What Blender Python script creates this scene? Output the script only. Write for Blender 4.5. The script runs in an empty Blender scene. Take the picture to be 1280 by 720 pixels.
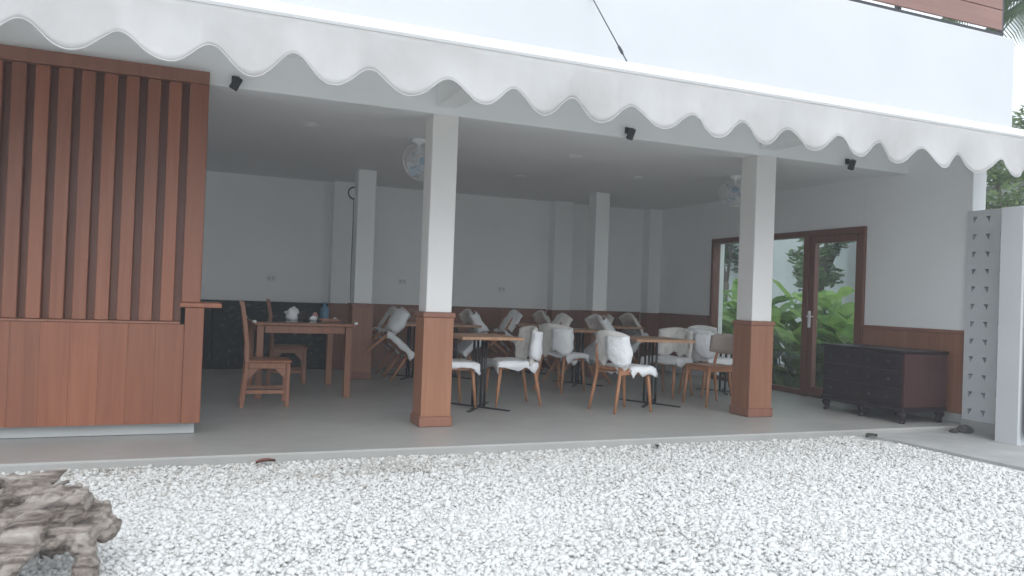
import bpy, bmesh, math, random
import numpy as np
from mathutils import Vector, Matrix, noise
from mathutils.geometry import tessellate_polygon
random.seed(7); rng = np.random.default_rng(7)
scene = bpy.context.scene
C = scene.collection

# ------------------------------------------------------------------ camera
cam = bpy.data.cameras.new('camera'); camo = bpy.data.objects.new('camera', cam); C.objects.link(camo)
cam.sensor_width = 36; cam.lens = 986 / 1280 * 36; cam.clip_start = .05; cam.clip_end = 800
_vx = Vector((2376, 99, 986)).normalized(); _vy = Vector((-409, -4, 986))
_vy = (_vy - _vy.dot(_vx) * _vx).normalized(); _vz = _vx.cross(_vy)
right = Vector((_vx[0], _vy[0], _vz[0])); down = Vector((_vx[1], _vy[1], _vz[1])); fwd = Vector((_vx[2], _vy[2], _vz[2]))
M = Matrix.Identity(4)
for i in range(3):
    M[i][0] = right[i]; M[i][1] = -down[i]; M[i][2] = -fwd[i]
M.translation = (0, 0, 1.16)
camo.matrix_world = M
scene.camera = camo
cam.dof.use_dof = True; cam.dof.focus_distance = 9.0; cam.dof.aperture_fstop = 3.4

# ------------------------------------------------------------------ sky, sun, exposure
SUN_EL, SUN_AZ = math.radians(44), math.radians(185)      # azimuth of the direction to the sun, from +Y clockwise
world = bpy.data.worlds.new('World'); scene.world = world; world.use_nodes = True
wn, wl_ = world.node_tree.nodes, world.node_tree.links
bg = wn['Background']
sky = wn.new('ShaderNodeTexSky'); sky.sky_type = 'NISHITA'; sky.sun_disc = False
sky.sun_elevation = SUN_EL; sky.sun_rotation = SUN_AZ; sky.dust_density = 5; sky.air_density = 1.2
hsv = wn.new('ShaderNodeHueSaturation'); hsv.inputs['Saturation'].default_value = .4
wl_.new(sky.outputs[0], hsv.inputs['Color']); tint = wn.new('ShaderNodeMix'); tint.data_type = 'RGBA'; tint.blend_type = 'MULTIPLY'; tint.inputs[0].default_value = 1; tint.inputs[7].default_value = (.91, .985, 1.07, 1)
cloud = wn.new('ShaderNodeMix'); cloud.data_type = 'RGBA'; cloud.inputs[0].default_value = .78; cloud.inputs[7].default_value = (6.2, 6.2, 6.2, 1)   # even cloud cover over the clear sky
wl_.new(hsv.outputs[0], cloud.inputs[6]); wl_.new(cloud.outputs[2], tint.inputs[6]); wl_.new(tint.outputs[2], bg.inputs['Color'])
bg.inputs['Strength'].default_value = .15
sl = bpy.data.lights.new('sun', 'SUN'); sl.energy = 0.5; sl.angle = math.radians(60); sl.color = (1, .99, .98)
so = bpy.data.objects.new('sun', sl); C.objects.link(so)
_d = Vector((math.sin(SUN_AZ) * math.cos(SUN_EL), math.cos(SUN_AZ) * math.cos(SUN_EL), math.sin(SUN_EL)))
so.rotation_euler = (-_d).to_track_quat('-Z', 'Y').to_euler(); so.location = _d * 30
vs = scene.view_settings
vs.view_transform = 'Standard'; vs.look = 'None'; vs.gamma = 1; vs.use_curve_mapping = False; vs.exposure = 0.97
scene.cycles.max_bounces = 14; scene.cycles.diffuse_bounces = 10; scene.cycles.transparent_max_bounces = 12

# ------------------------------------------------------------------ materials
def nt(name):
    m = bpy.data.materials.new(name); m.use_nodes = True
    n, l = m.node_tree.nodes, m.node_tree.links
    return m, n, l, n['Principled BSDF']
def mix_col(n, l, fac, a, b):
    r = n.new('ShaderNodeValToRGB'); r.color_ramp.elements[0].color = (*a, 1); r.color_ramp.elements[1].color = (*b, 1)
    l.new(fac, r.inputs[0]); return r
def tex_noise(n, l, scale, detail=4, rough=.6, vec=None):
    t = n.new('ShaderNodeTexNoise'); t.inputs['Scale'].default_value = scale
    t.inputs['Detail'].default_value = detail; t.inputs['Roughness'].default_value = rough
    if vec is not None: l.new(vec, t.inputs['Vector'])
    return t
def obj_vec(n, l, scale=(1, 1, 1), rnd=True):
    tc = n.new('ShaderNodeTexCoord'); mp = n.new('ShaderNodeMapping'); mp.inputs['Scale'].default_value = scale
    if rnd:
        oi = n.new('ShaderNodeObjectInfo'); ml = n.new('ShaderNodeMath'); ml.operation = 'MULTIPLY'; ml.inputs[1].default_value = 37
        l.new(oi.outputs['Random'], ml.inputs[0])
        ad = n.new('ShaderNodeVectorMath'); l.new(tc.outputs['Object'], ad.inputs[0]); l.new(ml.outputs[0], ad.inputs[1])
        l.new(ad.outputs[0], mp.inputs['Vector'])
    else: l.new(tc.outputs['Object'], mp.inputs['Vector'])
    return mp.outputs[0]
def bump(n, l, h, s, dist, bsdf):
    b = n.new('ShaderNodeBump'); b.inputs['Strength'].default_value = s; b.inputs['Distance'].default_value = dist
    l.new(h, b.inputs['Height']); l.new(b.outputs[0], bsdf.inputs['Normal'])
def plain(name, col, rough=.6, var=.06, scale=3, metal=0, bscale=60, bs=.15, bd=.002, spec=.5, detail=5):
    m, n, l, b = nt(name)
    v = obj_vec(n, l)
    t = tex_noise(n, l, scale, detail, .6, v)
    r = mix_col(n, l, t.outputs[0], tuple(c * (1 - var * 1.6) for c in col), tuple(min(1, c * (1 + var)) for c in col))
    r.color_ramp.elements[0].position = .3; r.color_ramp.elements[1].position = .7
    l.new(r.outputs[0], b.inputs['Base Color'])
    b.inputs['Roughness'].default_value = rough; b.inputs['Metallic'].default_value = metal; b.inputs['Specular IOR Level'].default_value = spec
    t2 = tex_noise(n, l, bscale, 4, .6, v); bump(n, l, t2.outputs[0], bs, bd, b)
    return m
def wood(name, dark, light, axis=2, rough=.45, scale=9, rv=.12, spec=.5):
    m, n, l, b = nt(name)
    sc = [scale * 2.4] * 3; sc[axis] = scale * .12
    v = obj_vec(n, l, tuple(sc))
    t = tex_noise(n, l, 1, 6, .65, v); t.inputs['Distortion'].default_value = .6
    r = mix_col(n, l, t.outputs[0], dark, light); r.color_ramp.elements[0].position = .28; r.color_ramp.elements[1].position = .72
    oi = n.new('ShaderNodeObjectInfo'); mr = n.new('ShaderNodeMapRange'); mr.inputs['To Min'].default_value = 1 - rv; mr.inputs['To Max'].default_value = 1 + rv
    l.new(oi.outputs['Random'], mr.inputs[0])
    hs = n.new('ShaderNodeHueSaturation'); l.new(mr.outputs[0], hs.inputs['Value']); l.new(r.outputs[0], hs.inputs['Color'])
    l.new(hs.outputs[0], b.inputs['Base Color']); b.inputs['Roughness'].default_value = rough
    bump(n, l, t.outputs[0], .12, .002, b); b.inputs['Specular IOR Level'].default_value = spec
    return m

MT = {}
MT['paint'] = plain('wall_paint', (.85, .865, .86), .7, .02, 1.2, bscale=90, bs=.1)
MT['column_paint'] = plain('column_paint', (.74, .725, .70), .65, .02, 1.5, bscale=80, bs=.1)
MT['paint_ext'] = plain('exterior_paint', (.555, .57, .58), .65, .03, .8, bscale=70, bs=.12)
MT['ceiling'] = plain('ceiling_paint', (.85, .86, .87), .8, .015, .7, bs=.05)
MT['laminate'] = wood('laminate', (.235, .097, .05), (.325, .148, .082), 2, .42, 7)
MT['laminate_red'] = wood('laminate_red', (.20, .082, .05), (.275, .122, .078), 2, .42, 7)
MT['laminate_counter_shaded'] = wood('laminate_counter_shaded', (.185, .060, .029), (.27, .10, .051), 2, .42, 7, .12)  # darker, redder copy of the laminate; the counter's shade is in its colour
MT['teak'] = wood('teak', (.22, .085, .045), (.34, .15, .08), 2, .4, 12)
MT['leg_wood'] = wood('leg_wood', (.36, .155, .07), (.50, .24, .12), 2, .45, 12)
MT['leg_wood_x'] = wood('leg_wood_x', (.36, .155, .07), (.50, .24, .12), 0, .45, 12)
MT['top_wood'] = wood('top_wood', (.35, .18, .09), (.52, .29, .16), 1, .4, 8)
MT['dark_wood'] = wood('dark_wood', (.012, .008, .010), (.026, .013, .015), 1, .42, 8, .08, .25)
MT['dark_wood_z'] = wood('dark_wood_z', (.045, .017, .016), (.085, .034, .029), 2, .42, 8, .08, .3)
MT['door_wood'] = wood('door_wood', (.13, .045, .028), (.21, .08, .05), 2, .4, 9, .05)
MT['rail_wood'] = wood('rail_wood', (.20, .105, .085), (.27, .15, .12), 0, .6, 6, .08)
MT['steel_dark'] = plain('dark_steel', (.045, .05, .055), .5, .1, 8, metal=.3)
MT['black_metal'] = plain('black_metal', (.018, .019, .021), .45, .1, 10)
MT['white_metal'] = plain('white_metal', (.8, .8, .8), .4, .02, 5)
MT['foam'] = plain('foam_wrap', (.76, .73, .69), .7, .09, 9, bscale=13, bs=.7, bd=.022)
MT['foam_bright'] = plain('foam_wrap_white', (.85, .86, .87), .55, .05, 9, bscale=13, bs=.7, bd=.022)
MT['beige'] = plain('beige_fabric', (.52, .44, .39), .9, .06, 20, bscale=300, bs=.2, bd=.001)
MT['concrete'] = plain('concrete', (.36, .36, .35), .8, .12, 2.5, bscale=30, bs=.25, bd=.006)
MT['plinth'] = plain('plinth_tile', (.5, .51, .5), .5, .06, 3)
MT['plastic_white'] = plain('white_plastic', (.75, .75, .73), .4, .03, 4)

# fabric of the awning: slightly translucent, faint dirt along the folds
m, n, l, b = nt('awning_fabric')
v = obj_vec(n, l, (1.2, 1.2, 1.2), False); t = tex_noise(n, l, 1.3, 6, .65, v)
r = mix_col(n, l, t.outputs[0], (.555, .54, .525), (.63, .622, .612)); r.color_ramp.elements[0].position = .3; r.color_ramp.elements[1].position = .62
l.new(r.outputs[0], b.inputs['Base Color']); b.inputs['Roughness'].default_value = .7
tr = n.new('ShaderNodeBsdfTranslucent'); l.new(r.outputs[0], tr.inputs['Color'])
ms = n.new('ShaderNodeMixShader'); ms.inputs[0].default_value = .3
l.new(b.outputs[0], ms.inputs[1]); l.new(tr.outputs[0], ms.inputs[2]); l.new(ms.outputs[0], n['Material Output'].inputs['Surface'])
t2 = tex_noise(n, l, 5, 4, .6, v); bump(n, l, t2.outputs[0], .25, .02, b)
MT['awning'] = m
# terrace floor: polished pale cement, blotchy
m, n, l, b = nt('polished_cement')
v = obj_vec(n, l, (1, 1, 1), False); t = tex_noise(n, l, .9, 8, .65, v)
r = mix_col(n, l, t.outputs[0], (.295, .288, .272), (.385, .378, .36)); r.color_ramp.elements[0].position = .3; r.color_ramp.elements[1].position = .7
l.new(r.outputs[0], b.inputs['Base Color'])
t3 = tex_noise(n, l, 3, 5, .6, v); mr = n.new('ShaderNodeMapRange'); mr.inputs['To Min'].default_value = .3; mr.inputs['To Max'].default_value = .48
l.new(t3.outputs[0], mr.inputs[0]); l.new(mr.outputs[0], b.inputs['Roughness'])
MT['floor'] = m
# black mottled stone
m, n, l, b = nt('black_stone')
v = obj_vec(n, l, (1, 1, 1)); t = tex_noise(n, l, 7, 8, .7, v); t.inputs['Distortion'].default_value = 2.5
r = mix_col(n, l, t.outputs[0], (.006, .008, .008), (.15, .17, .14)); r.color_ramp.elements[0].position = .55; r.color_ramp.elements[1].position = .72
l.new(r.outputs[0], b.inputs['Base Color']); b.inputs['Roughness'].default_value = .35; b.inputs['Specular IOR Level'].default_value = .2
MT['black_stone'] = m
# white gravel stones, tone per stone
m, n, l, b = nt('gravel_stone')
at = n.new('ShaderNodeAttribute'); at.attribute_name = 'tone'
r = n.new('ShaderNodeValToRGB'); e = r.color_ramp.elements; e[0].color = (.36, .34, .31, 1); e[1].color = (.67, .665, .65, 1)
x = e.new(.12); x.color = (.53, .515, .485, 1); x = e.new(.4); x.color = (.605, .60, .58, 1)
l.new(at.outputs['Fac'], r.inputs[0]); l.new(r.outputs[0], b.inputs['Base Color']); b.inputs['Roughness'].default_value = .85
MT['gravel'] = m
m, n, l, b = nt('gravel_bed')
v = obj_vec(n, l, (1, 1, 1), False); vo = n.new('ShaderNodeTexVoronoi'); vo.inputs['Scale'].default_value = 30; l.new(v, vo.inputs['Vector'])
r = mix_col(n, l, vo.outputs['Distance'], (.66, .655, .635), (.55, .54, .515)); l.new(r.outputs[0], b.inputs['Base Color']); b.inputs['Roughness'].default_value = .9
bump(n, l, vo.outputs['Distance'], 1, -.02, b)
MT['gravel_bed'] = m
# driftwood
m, n, l, b = nt('driftwood')
tc = n.new('ShaderNodeTexCoord'); mp = n.new('ShaderNodeMapping'); mp.inputs['Rotation'].default_value = (0, math.radians(33), 0); mp.inputs['Scale'].default_value = (3, 16, 20)
l.new(tc.outputs['Object'], mp.inputs['Vector']); v = mp.outputs[0]; t = tex_noise(n, l, 1.1, 9, .72, v); t.inputs['Distortion'].default_value = .8
r = n.new('ShaderNodeValToRGB'); e = r.color_ramp.elements; e[0].color = (.03, .026, .023, 1); e[0].position = .34; e[1].color = (.46, .42, .375, 1); e[1].position = .76  # weathered grain; darkest streaks painted in for shaded crevices
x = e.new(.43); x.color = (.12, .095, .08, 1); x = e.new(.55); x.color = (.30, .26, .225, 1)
l.new(t.outputs[0], r.inputs[0]); l.new(r.outputs[0], b.inputs['Base Color']); b.inputs['Roughness'].default_value = .9
t2 = tex_noise(n, l, 2.5, 7, .7, v); bump(n, l, t2.outputs[0], .8, .02, b)
MT['driftwood'] = m
# glass pane: thin, faintly reflecting
m, n, l, b = nt('window_glass')
n.remove(b); gl = n.new('ShaderNodeBsdfGlossy'); gl.inputs['Roughness'].default_value = .01
tp = n.new('ShaderNodeBsdfTransparent'); tp.inputs['Color'].default_value = (.90, .94, .93, 1)
lw = n.new('ShaderNodeLayerWeight'); pw = n.new('ShaderNodeMath'); pw.operation = 'POWER'; pw.inputs[1].default_value = 4.5; l.new(lw.outputs['Facing'], pw.inputs[0])
fr = n.new('ShaderNodeMath'); fr.operation = 'MULTIPLY_ADD'; fr.inputs[1].default_value = .9; fr.inputs[2].default_value = .06; l.new(pw.outputs[0], fr.inputs[0]); ms = n.new('ShaderNodeMixShader')
l.new(fr.outputs[0], ms.inputs[0]); l.new(tp.outputs[0], ms.inputs[1]); l.new(gl.outputs[0], ms.inputs[2]); l.new(ms.outputs[0], n['Material Output'].inputs['Surface'])
MT['glass'] = m
def leaf_mat(name, c1, c2, rough=.45, trans=.35):
    m, n, l, b = nt(name)
    oi = n.new('ShaderNodeObjectInfo'); v = obj_vec(n, l); t = tex_noise(n, l, 6, 3, .5, v)
    ad = n.new('ShaderNodeMath'); ad.operation = 'ADD'; l.new(t.outputs[0], ad.inputs[0])
    sb = n.new('ShaderNodeMath'); sb.operation = 'MULTIPLY_ADD'; sb.inputs[1].default_value = .5; sb.inputs[2].default_value = -.25
    l.new(oi.outputs['Random'], sb.inputs[0]); l.new(sb.outputs[0], ad.inputs[1])
    r = mix_col(n, l, ad.outputs[0], c1, c2); r.color_ramp.elements[0].position = .25; r.color_ramp.elements[1].position = .75
    l.new(r.outputs[0], b.inputs['Base Color']); b.inputs['Roughness'].default_value = rough
    tr = n.new('ShaderNodeBsdfTranslucent'); l.new(r.outputs[0], tr.inputs['Color']); ms = n.new('ShaderNodeMixShader'); ms.inputs[0].default_value = trans
    l.new(b.outputs[0], ms.inputs[1]); l.new(tr.outputs[0], ms.inputs[2]); l.new(ms.outputs[0], n['Material Output'].inputs['Surface'])
    return m
MT['leaf'] = leaf_mat('broad_leaf', (.13, .26, .05), (.32, .48, .13), .45, .45)
MT['leaf_tree'] = leaf_mat('tree_leaf', (.045, .095, .03), (.12, .20, .055))
MT['leaf_pale'] = leaf_mat('pale_tree_leaf', (.07, .13, .03), (.19, .27, .08))
MT['bark'] = plain('bark', (.16, .13, .10), .9, .3, 8, bs=.6, bd=.01)
MT['stem'] = plain('green_stem', (.10, .19, .05), .5, .15, 6)
MT['soil'] = plain('garden_soil', (.20, .19, .15), .95, .25, 4, bs=.6, bd=.02)
MT['ground'] = plain('ground', (.42, .41, .38), .95, .15, 1.5, bscale=40, bs=.6, bd=.02)

# ------------------------------------------------------------------ helpers
def tag(o, label=None, cat=None, group=None, kind=None):
    if label: o['label'] = label
    if cat: o['category'] = cat
    if group: o['group'] = group
    if kind: o['kind'] = kind
    return o
def wloc(o):
    p = Vector((0, 0, 0))
    while o is not None: p += o.location; o = o.parent
    return p
def empty(name, loc=(0, 0, 0), rz=0):
    o = bpy.data.objects.new(name, None); o.empty_display_size = .1; C.objects.link(o); o.location = loc; o.rotation_euler.z = rz
    return o
def link(name, me, mat=None, parent=None, loc=(0, 0, 0), rot=(0, 0, 0), smooth=False):
    o = bpy.data.objects.new(name, me); C.objects.link(o); o.parent = parent; o.location = loc; o.rotation_euler = rot
    if mat is not None and not me.materials: me.materials.append(mat if not isinstance(mat, str) else MT[mat])
    if smooth: me.polygons.foreach_set('use_smooth', [True] * len(me.polygons))
    return o
def bm_mesh(bm, name='mesh'):
    me = bpy.data.meshes.new(name); bmesh.ops.recalc_face_normals(bm, faces=bm.faces); bm.to_mesh(me); bm.free(); return me
def abox(bm, x0, x1, y0, y1, z0, z1, bev=0, seg=1):
    g = bmesh.ops.create_cube(bm, size=1); vs_ = g['verts']
    for w in vs_: w.co = Vector(((x0 + x1) / 2 + w.co.x * (x1 - x0), (y0 + y1) / 2 + w.co.y * (y1 - y0), (z0 + z1) / 2 + w.co.z * (z1 - z0)))
    if bev > 0:
        es = list({e for w in vs_ for e in w.link_edges})
        bmesh.ops.bevel(bm, geom=es, offset=bev, segments=seg, affect='EDGES')
def box(name, x0, x1, y0, y1, z0, z1, mat, parent=None, bev=.004):
    c = Vector(((x0 + x1) / 2, (y0 + y1) / 2, (z0 + z1) / 2)); bm = bmesh.new()
    abox(bm, x0 - c.x, x1 - c.x, y0 - c.y, y1 - c.y, z0 - c.z, z1 - c.z, bev)
    return link(name, bm_mesh(bm, name), mat, parent, c - (wloc(parent) if parent else Vector((0, 0, 0))))
def tube(bm, pts, rads, seg=8, cap=True):
    pts = [Vector(p) for p in pts]; rings = []
    for i, p in enumerate(pts):
        d = (pts[min(i + 1, len(pts) - 1)] - pts[max(i - 1, 0)]).normalized()
        u = d.orthogonal().normalized() if i == 0 else (u - u.dot(d) * d).normalized()
        w = d.cross(u); rr = rads[i] if hasattr(rads, '__len__') else rads
        rings.append([bm.verts.new(p + rr * (math.cos(a) * u + math.sin(a) * w)) for a in [2 * math.pi * k / seg for k in range(seg)]])
    for a, b_ in zip(rings, rings[1:]):
        for k in range(seg): bm.faces.new((a[k], a[(k + 1) % seg], b_[(k + 1) % seg], b_[k]))
    if cap: bm.faces.new(rings[0][::-1]); bm.faces.new(rings[-1])
def tube_obj(name, pts, rads, mat, parent=None, seg=8, smooth=True):
    bm = bmesh.new(); o0 = wloc(parent) if parent else Vector((0, 0, 0)); tube(bm, [Vector(p) - o0 for p in pts], rads, seg)
    return link(name, bm_mesh(bm, name), mat, parent, smooth=smooth)
def lathe(bm, prof, seg=20, off=(0, 0, 0)):
    off = Vector(off); rings = []
    for r_, z in prof: rings.append([bm.verts.new(off + Vector((r_ * math.cos(2 * math.pi * k / seg), r_ * math.sin(2 * math.pi * k / seg), z))) for k in range(seg)])
    for a, b_ in zip(rings, rings[1:]):
        for k in range(seg): bm.faces.new((a[k], a[(k + 1) % seg], b_[(k + 1) % seg], b_[k]))
    if prof[0][0] > 1e-5: bm.faces.new(rings[0][::-1])
    if prof[-1][0] > 1e-5: bm.faces.new(rings[-1])
def torus(bm, R_, r_, seg=24, ms=6, mat=None):
    rings = []
    for k in range(seg):
        a = 2 * math.pi * k / seg; ring = []
        for j in range(ms):
            b_ = 2 * math.pi * j / ms; p = Vector(((R_ + r_ * math.cos(b_)) * math.cos(a), (R_ + r_ * math.cos(b_)) * math.sin(a), r_ * math.sin(b_)))
            ring.append(bm.verts.new(mat @ p if mat else p))
        rings.append(ring)
    for k in range(seg):
        a, b_ = rings[k], rings[(k + 1) % seg]
        for j in range(ms): bm.faces.new((a[j], b_[j], b_[(j + 1) % ms], a[(j + 1) % ms]))

ZG = -.055           # gravel surface
XL = -6.0            # unseen left end, lengthened with an open front to let in light
XR = 7.63            # inner face of the right wall
YB = 11.9            # back wall
ZC = 2.77            # ceiling
# ------------------------------------------------------------------ the ground
bm = bmesh.new(); bmesh.ops.create_grid(bm, x_segments=40, y_segments=40, size=60)
tag(link('ground', bm_mesh(bm, 'ground'), 'ground', None, (0, 0, -.13)), kind='structure')
def sheet(name, x0, x1, y0, y1, z, mat, kind='structure', div=1):
    bm = bmesh.new(); bmesh.ops.create_grid(bm, x_segments=div, y_segments=div, size=.5)
    for w in bm.verts: w.co.x = x0 + (w.co.x + .5) * (x1 - x0); w.co.y = y0 + (w.co.y + .5) * (y1 - y0); w.co.z = z
    return tag(link(name, bm_mesh(bm, name), mat), kind=kind)
sheet('gravel_bed', -9, 7.4, -7, 5.82, -.071, 'gravel_bed')
tag(box('terrace_floor', XL, XR + .2, 5.75, YB + .2, -.4, 0, 'floor', None, .012), kind='structure')
# worn concrete edging below the floor's lip
# concrete apron by the gate
bm = bmesh.new()
vsx = [(6.12, 5.72), (6.18, 5.46), (6.2, 4.15), (6.35, 3.2), (12, 3.2), (12, 5.2), (7.5, 5.72)]
lo = [bm.verts.new((x_, y_, -.3)) for x_, y_ in vsx]; hi = [bm.verts.new((x_, y_, -.045)) for x_, y_ in vsx]
bm.faces.new(hi); bm.faces.new(lo[::-1])
for k in range(len(vsx)): bm.faces.new((lo[k], lo[(k + 1) % len(vsx)], hi[(k + 1) % len(vsx)], hi[k]))
tag(link('driveway', bm_mesh(bm), 'concrete'), kind='structure')
sheet('garden_soil', 7.9, 12.6, 5.9, 19, -.1, 'soil')

# gravel stones: one mass of chips
def gravel():
    N = 130000
    x_ = rng.uniform(-2.4, 6.6, N); y_ = rng.uniform(1.9, 5.76, N)
    edge = 3.75 - .3 * (x_ + .65)            # the picture's lower edge on the ground
    keep = (y_ > edge - .75) & ~((x_ > 6.1) & (y_ > 3.3)) & ~((x_ > 5.98) & (y_ > 5.3))
    x_, y_ = x_[keep], y_[keep]; N = len(x_)
    bm = bmesh.new(); bmesh.ops.create_icosphere(bm, subdivisions=1, radius=1); bm.verts.ensure_lookup_table()
    bv = np.array([w.co[:] for w in bm.verts]); bf = np.array([[w.index for w in f.verts] for f in bm.faces]); bm.free()
    nv, nf = len(bv), len(bf)
    s = rng.lognormal(math.log(.0108), .36, N).clip(.005, .027)
    sc = s[:, None] * np.stack([rng.uniform(.8, 1.35, N), rng.uniform(.7, 1.15, N), rng.uniform(.5, .85, N)], 1)
    P = bv[None] * sc[:, None, :] * rng.uniform(.72, 1.22, (N, nv, 1))
    for ax in range(3):
        a = rng.uniform(0, 2 * math.pi, N) if ax == 2 else rng.normal(0, .35, N)
        c_, s_ = np.cos(a)[:, None], np.sin(a)[:, None]; i, j = [(1, 2), (0, 2), (0, 1)][ax]
        A, B = P[:, :, i].copy(), P[:, :, j].copy(); P[:, :, i] = A * c_ - B * s_; P[:, :, j] = A * s_ + B * c_
    und = .005 * np.sin(x_ * 2.1 + y_) * np.cos(y_ * 2.7 - x_ * .8)
    P[:, :, 0] += x_[:, None]; P[:, :, 1] += y_[:, None]; P[:, :, 2] += (ZG - .012 + und + rng.uniform(-.008, .009, N))[:, None]
    P[:, :, 1] = np.minimum(P[:, :, 1], 5.772)
    F = (bf[None] + (np.arange(N) * nv)[:, None, None]).reshape(-1)
    me = bpy.data.meshes.new('gravel'); me.vertices.add(N * nv); me.vertices.foreach_set('co', P.reshape(-1).astype(np.float32))
    me.loops.add(len(F)); me.loops.foreach_set('vertex_index', F.astype(np.int32))
    me.polygons.add(N * nf); me.polygons.foreach_set('loop_start', np.arange(0, len(F), 3, dtype=np.int32)); me.update(calc_edges=True)
    tone = rng.beta(2.4, 1.5, N)
    dirt_shade = np.clip((y_ - 4.5) / 1.2, 0, 1) * .36 + np.array([max(0, noise.noise((a * 1.1, b * 1.6, 4)) - .12) * .5 for a, b in zip(x_, y_)]); tone = np.clip(tone - dirt_shade, .04, 1); me.attributes.new('tone', 'FLOAT', 'POINT').data.foreach_set('value', np.repeat(tone, nv).astype(np.float32))  # random dirt patches; dirt and awning shade painted darker towards the floor edge
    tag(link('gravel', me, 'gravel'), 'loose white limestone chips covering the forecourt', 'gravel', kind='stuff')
gravel()

# ------------------------------------------------------------------ the building
B = tag(empty('cafe_building', (2.2, 6.62, 0)), 'white two-storey cafe building with an open ground-floor dining hall', 'building')
CW = .28
# beam above the columns, cantilever stubs, slab, parapet
box('beam', XL, XR, 6.64, 6.9, 2.74, 3.05, 'paint', B, .006)
box('ceiling', XL, XR, 6.9, YB, ZC, ZC + .12, 'ceiling', B, 0)
box('floor_slab', XL, 7.97, 5.80, YB + .15, 3.05, 3.2, 'paint', B, .004)
box('parapet_wall', XL, 7.97, 5.65, 5.80, 2.98, 4.07, 'paint_ext', B, .012)
box('back_wall', XL, XR + .2, YB, YB + .15, 0, 3.05, 'paint', B, 0)
box('left_wall', XL - .15, XL, 6.64, YB, 0, 3.05, 'paint', B, 0)
# right wall in pieces round the glazed door
rw = box('right_wall', XR, XR + .2, 5.82, 7.23, 0, 3.05, 'paint', B, .005)
box('right_wall', XR, XR + .2, 7.23, 10.2, 2.17, 3.05, 'paint', B, 0)
box('right_wall', XR, XR + .2, 10.2, YB, 0, 3.05, 'paint', B, 0)
# front columns and inner columns with wood cladding
def column(x0, y0, w, front):
    # painted shaft
    o = box('column', x0, x0 + w, y0, y0 + w, 1.0, 2.74 if front else ZC, 'column_paint' if front else 'paint', B, .006)
    e = .018
    for nm, a in (('cladding_panel', (x0 - e, x0 + w + e, y0 - e, y0 - .001)), ('cladding_panel', (x0 - e, x0 + w + e, y0 + w + .001, y0 + w + e)),
                  ('cladding_panel', (x0 - e, x0 - .001, y0 - .0005, y0 + w + .0005)), ('cladding_panel', (x0 + w + .001, x0 + w + e, y0 - .0005, y0 + w + .0005))):
        box(nm, *a, .09, .955, 'laminate', o, .002)
    box('cap_moulding', x0 - e - .012, x0 + w + e + .012, y0 - e - .012, y0 + w + e + .012, .956, .999, 'laminate_red', o, .005)
    box('base_moulding', x0 - e - .014, x0 + w + e + .014, y0 - e - .014, y0 + w + e + .014, .002, .089, 'laminate_red', o, .006)
    return o
column(1.95, 6.64, .235, True); column(5.475, 6.64, .255, True)
column(2.065, 10.4, .24, False); column(5.625, 10.4, .235, False)
for x0, w in ((1.97, .195), (5.5, .2), (-1.55, .2)): box('bracket_beam', x0, x0 + w, 5.82, 6.635, 2.80, 3.04, 'paint', B, .006)
# pilasters against the back wall
for x0 in (1.97, 5.57, 7.38):
    o = box('pilaster', x0, x0 + (.33 if x0 < 7 else .248), 11.68, YB - .001, .97, ZC - .002, 'paint', B, .005)
    box('cladding_panel', x0 - .012, x0 + (.342 if x0 < 7 else .249), 11.665, YB - .03, .1, .968, 'laminate_red', o, .004)
    box('skirting', x0 - .016, x0 + (.346 if x0 < 7 else .249), 11.66, YB - .03, .002, .099, 'laminate_red', o, .003)
# wainscot of the back wall: separate boards between the pilasters
def wain_back(xa, xb, n_):
    w = (xb - xa) / n_
    for i in range(n_): box('wainscot_panel', xa + i * w + .0015, xa + (i + 1) * w - .0015, YB - .02, YB - .001, .1, .945, 'laminate_red', B, .002)
    box('dado_rail', xa, xb, YB - .032, YB - .001, .946, .978, 'laminate_red', B, .004)
    box('skirting', xa, xb, YB - .026, YB - .001, .002, .099, 'laminate_red', B, .003)
wain_back(2.32, 5.55, 4); wain_back(5.92, 7.36, 2)
# black stone cladding behind the dining table
for i in range(5): box('stone_panel', XL + .02 + i * 1.59, XL + .02 + (i + 1) * 1.59 - .004, YB - .16, YB - .001, .0, .965, 'black_stone', B, .004)
# wainscot of the right wall
for a, b_ in ((5.875, 6.55), (6.553, 7.2)): box('wainscot_panel', XR - .02, XR - .001, a, b_, .1, .94, 'laminate', B, .002)
box('dado_rail', XR - .032, XR - .001, 5.875, 7.2, .941, .98, 'laminate_red', B, .004)
box('end_trim', XR - .03, XR - .001, 5.822, 5.873, .1, .98, 'laminate', B, .004)
box('skirting', XR - .026, XR - .001, 5.83, 7.2, .002, .099, 'concrete', B, .003)
for a, b_ in ((10.25, 11.05), (11.053, 11.66)): box('wainscot_panel', XR - .02, XR - .001, a, b_, .1, .94, 'laminate_red', B, .002)
box('dado_rail', XR - .032, XR - .001, 10.25, 11.66, .941, .98, 'laminate_red', B, .004)
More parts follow.
